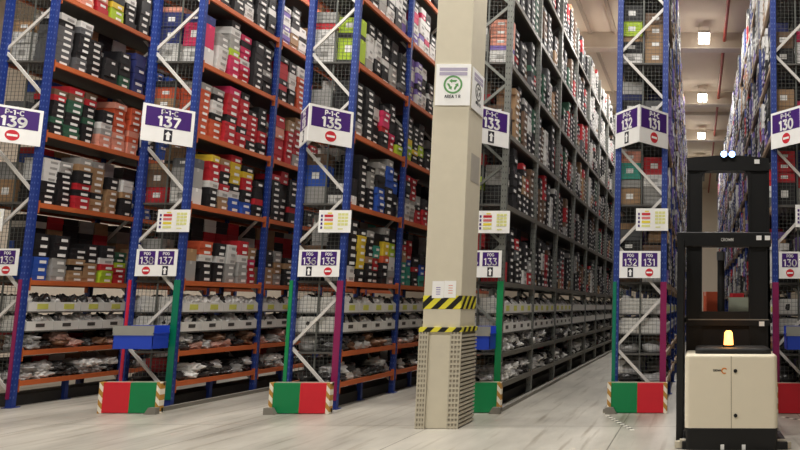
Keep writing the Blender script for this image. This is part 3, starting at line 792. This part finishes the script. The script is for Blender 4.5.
# ------------------------------------------------------------------ order picker truck
T = thing('order_picker_truck', 'black and beige order picker truck with amber beacon seen from behind', 'truck', (.435, 8.45, 0))
def rounded(x0, x1, y0, y1, z0, z1, rv, rt, name, m):
    bm = bmesh.new()
    pts = []
    def arc(cx, cy, a0):
        for k in range(7):
            a = a0 + PI / 2 * k / 6; pts.append((cx + rv * math.cos(a), cy + rv * math.sin(a)))
    arc(x1 - rv, y0 + rv, -PI / 2); arc(x1 - rv, y1 - rv, 0); arc(x0 + rv, y1 - rv, PI / 2); arc(x0 + rv, y0 + rv, PI)
    f = bm.faces.new([bm.verts.new((a, b, z0)) for a, b in pts])
    g = bmesh.ops.extrude_face_region(bm, geom=[f]); top = [v for v in g['geom'] if isinstance(v, bmesh.types.BMVert)]
    for v in top: v.co.z = z1
    bmesh.ops.recalc_face_normals(bm, faces=bm.faces)
    es = [e for e in bm.edges if all(abs(v.co.z - z1) < 1e-6 for v in e.verts)]
    bmesh.ops.bevel(bm, geom=es, offset=rt, segments=4, affect='EDGES', profile=.5)
    me = bpy.data.meshes.new(name); bm.to_mesh(me); bm.free(); me.materials.append(m)
    return link(name, me, T)
o = rounded(-.57, .525, 0, .8, .25, 1.1, .06, .035, 'power_unit', BEIGE); o['label'] = 'beige power unit cover'
MB().box(-.027, -.022, -.003, .02, .25, 1.08).build('door_seam', mat('seam_dark', (120, 106, 82), .6), T)
for z in (.91, .395): MB().cyl((.025, .0, z), (.025, -.012, z), .022, 18).build('latch', BLACK, T)
rounded(-.56, .52, .0, .85, .0, .25, .05, .01, 'chassis', BLACK)
MB().box(-.6, .64, .03, .8, .0, .09).build('bumper_skirt', BLACK, T, bevel=.01)
rounded(-.45, .47, .1, .82, 1.1, 1.165, .1, .03, 'top_cover', BLACK2)
for x in (-.13, .12): MB().box(x - .022, x + .022, -.012, .0, .005, .065).build('rear_marker', SIGNW, T, bevel=.004)
text('CROWN', .026, INK, T, (-.19, -.003, .915), name='logo_lettering')
mb = MB(); n = 20
for k in range(n - 5):
    a0 = 2 * PI * k / n + .6; a1 = a0 + 2 * PI / n
    mb.bar((-.105 + .03 * math.cos(a0), -.002, .91 + .03 * math.sin(a0)), (-.105 + .03 * math.cos(a1), -.002, .91 + .03 * math.sin(a1)), .014, .004)
mb.build('logo_swirl', mat('logo_orange', (232, 140, 40), .5), T)
# mast (behind the power unit)
my = .97
for x0, x1 in ((-.575, -.365), (.265, .545)):
    m_ = MB().box(x0, x0 + .03, my, my + .16, .05, 3.6).box(x1 - .03, x1, my, my + .16, .05, 3.6).box(x0, x1, my + .02, my + .06, .05, 3.6)
    m_.build('mast_rail', BLACK, T)
pts = [(-.575, 3.5), (.545, 3.5), (.545, 3.68)] + [(.545 - 1.12 * k / 12, 3.68 + .045 * math.sin(PI * k / 12)) for k in range(13)]
MB().prism([(-.575, 3.5), (.545, 3.5)] + [(.545 - 1.12 * k / 12, 3.67 + .04 * math.sin(PI * k / 12)) for k in range(13)], my - .02, my + .18).build('top_bar', BLACK, T)
for sx, x in ((1, -.365), (-1, .265)):      # rounded inside corners of the upper opening
    c = [(x, 3.5), (x + sx * .09, 3.5)] + [(x + sx * (.09 - .09 * math.sin(a)), 3.41 + .09 * math.cos(a)) for a in [PI / 2 * k / 6 for k in range(7)]]
    MB().prism(c, my, my + .1).build('corner_gusset', BLACK, T)
MB().box(-.70, .56, my - .04, my + .14, 2.46, 2.66).build('cross_bar', BLACK, T, bevel=.015)
text('CROWN', .045, SIGNW, T, (-.03, my - .043, 2.555), .13, name='mast_lettering')
MB().box(-.575, .545, my - .01, my + .08, 1.41, 1.49).build('lower_cross_bar', BLACK, T, bevel=.004)
MB().box(-.55, .52, my - .014, my - .0, 1.485, 1.5).build('bar_edge', mat('pale_steel', (150, 146, 140), .4, .4), T)  # thin pale strip along the upper edge of the bar
MB().box(-.56, .53, my + .03, my + .07, .1, 1.42).build('mast_back_panel', BLACK2, T)
MB().box(-.365, .265, my + .01, my + .08, 1.49, 1.6).build('platform_rail', BLACK, T)
MB().box(-.68, -.6, .3, 1.7, .05, 2.5).build('side_column', BLACK, T)
MB().box(.5, .545, my, my + .6, .05, 2.5).build('side_column', BLACK, T)
MB().cyl((-.1, 1.3, .3), (-.1, 1.3, 2.3), .05, 16).build('lift_cylinder', BLACK2, T)
MB().cyl((-.1, 1.3, 2.3), (-.1, 1.3, 2.42), .06, 16).build('lift_rod', mat('cylinder_steel', (120, 122, 124), .3, .6), T)
MB().box(-.62, .6, 1.25, 2.5, 1.44, 1.52).build('operator_platform', BLACK, T, bevel=.01)
for x in (-.56, .5): MB().box(x, x + .06, 2.4, 2.46, 1.52, 3.62).build('guard_post', BLACK, T)
mb = MB().box(-.575, .545, my + .1, my + .2, 3.6, 3.66)
for k in range(6): x = -.56 + k * .21; mb.box(x, x + .03, my + .16, 2.46, 3.62, 3.66)
mb.build('overhead_guard', BLACK, T)
LEDM = mat('blue_white_led', (150, 185, 255), .4, emit=9)
for x in (-.075, .035):
    MB().cyl((x, my - .07, 3.715), (x, my - .02, 3.715), .05, 18).build('lamp_housing', BLACK, T)
    MB().cyl((x, my - .076, 3.715), (x, my - .07, 3.715), .042, 18).build('work_lamp', LEDM, T)
for x, z in ((.375, 3.62), (.395, 2.58), (.51, 2.58), (.425, 1.44)):
    MB().box(x - .035, x + .035, my - .046, my - .041, z - .03, z + .03).build('sticker', SIGNW, T)
for y in (.12, 1.5):
    for sx in (-1, 1):
        x = sx * .63
        MB().cyl((x, y, .01), (x, y, .08), .06, 18).box(min(x, x - sx * .15), max(x, x - sx * .15), y - .05, y + .05, .08, .1).build('guide_roller', GUARDM, T)
for x in (-.35, .3):
    MB().cyl((x - .06, 1.9, .13), (x + .06, 1.9, .13), .13, 20).build('wheel', BLACK2, T)
for x in (-.3, .25):
    MB().box(x - .07, x + .07, 1.2, 2.6, .16, .3).build('base_leg', BLACK, T)
AMB = mat('amber_beacon', (255, 168, 84), .4, emit=4.5)
bb = MB().cyl((-.035, .45, 1.165), (-.035, .45, 1.19), .075, 20).build('beacon_base', BLACK, T)
bl = MB().cyl((0, 0, 0), (0, 0, .15), .06, 20, 0, .05).cyl((0, 0, .15), (0, 0, .175), .05, 20, 0, .03).build('beacon_lens', AMB, bb, (-.035, .45, 1.19))
ld = bpy.data.lights.new('beacon_light', 'POINT'); ld.energy = 2.5; ld.color = (1, .5, .12); ld.shadow_soft_size = .06
lo = bpy.data.objects.new('beacon_light', ld); COL.objects.link(lo); lo.parent = T; lo.location = (-.035, .33, 1.3)
# load on the operator platform
o = MB().box(-.12, .12, -.12, .12, 0, .36).box(-.121, .121, -.02, .02, .3, .3615, 1).build('carton', [PM['o'], LABEL], None, (.24, 10.5, 1.52), .2)
tag(o, 'orange carton standing on the platform of the black truck', 'carton')
t = thing('carton', 'pale grey-green open carton on the platform of the black truck', 'carton', (.63, 10.6, 1.52))
mb = MB().box(-.15, .15, -.15, .15, 0, .01).box(-.15, -.142, -.15, .15, .01, .28).box(.142, .15, -.15, .15, .01, .28).box(-.142, .142, -.15, -.142, .01, .28).box(-.142, .142, .142, .15, .01, .28)
mb.build('carton_body', mat('grey_green_card', (166, 170, 150), .6), t)
o = MB().box(-.09, .09, -.07, .07, 0, .33).build('shoe_box', PM['r'], None, (.6, 10.6, 1.532), .3)
tag(o, 'red box sticking out of the pale open carton on the truck', 'shoe box')
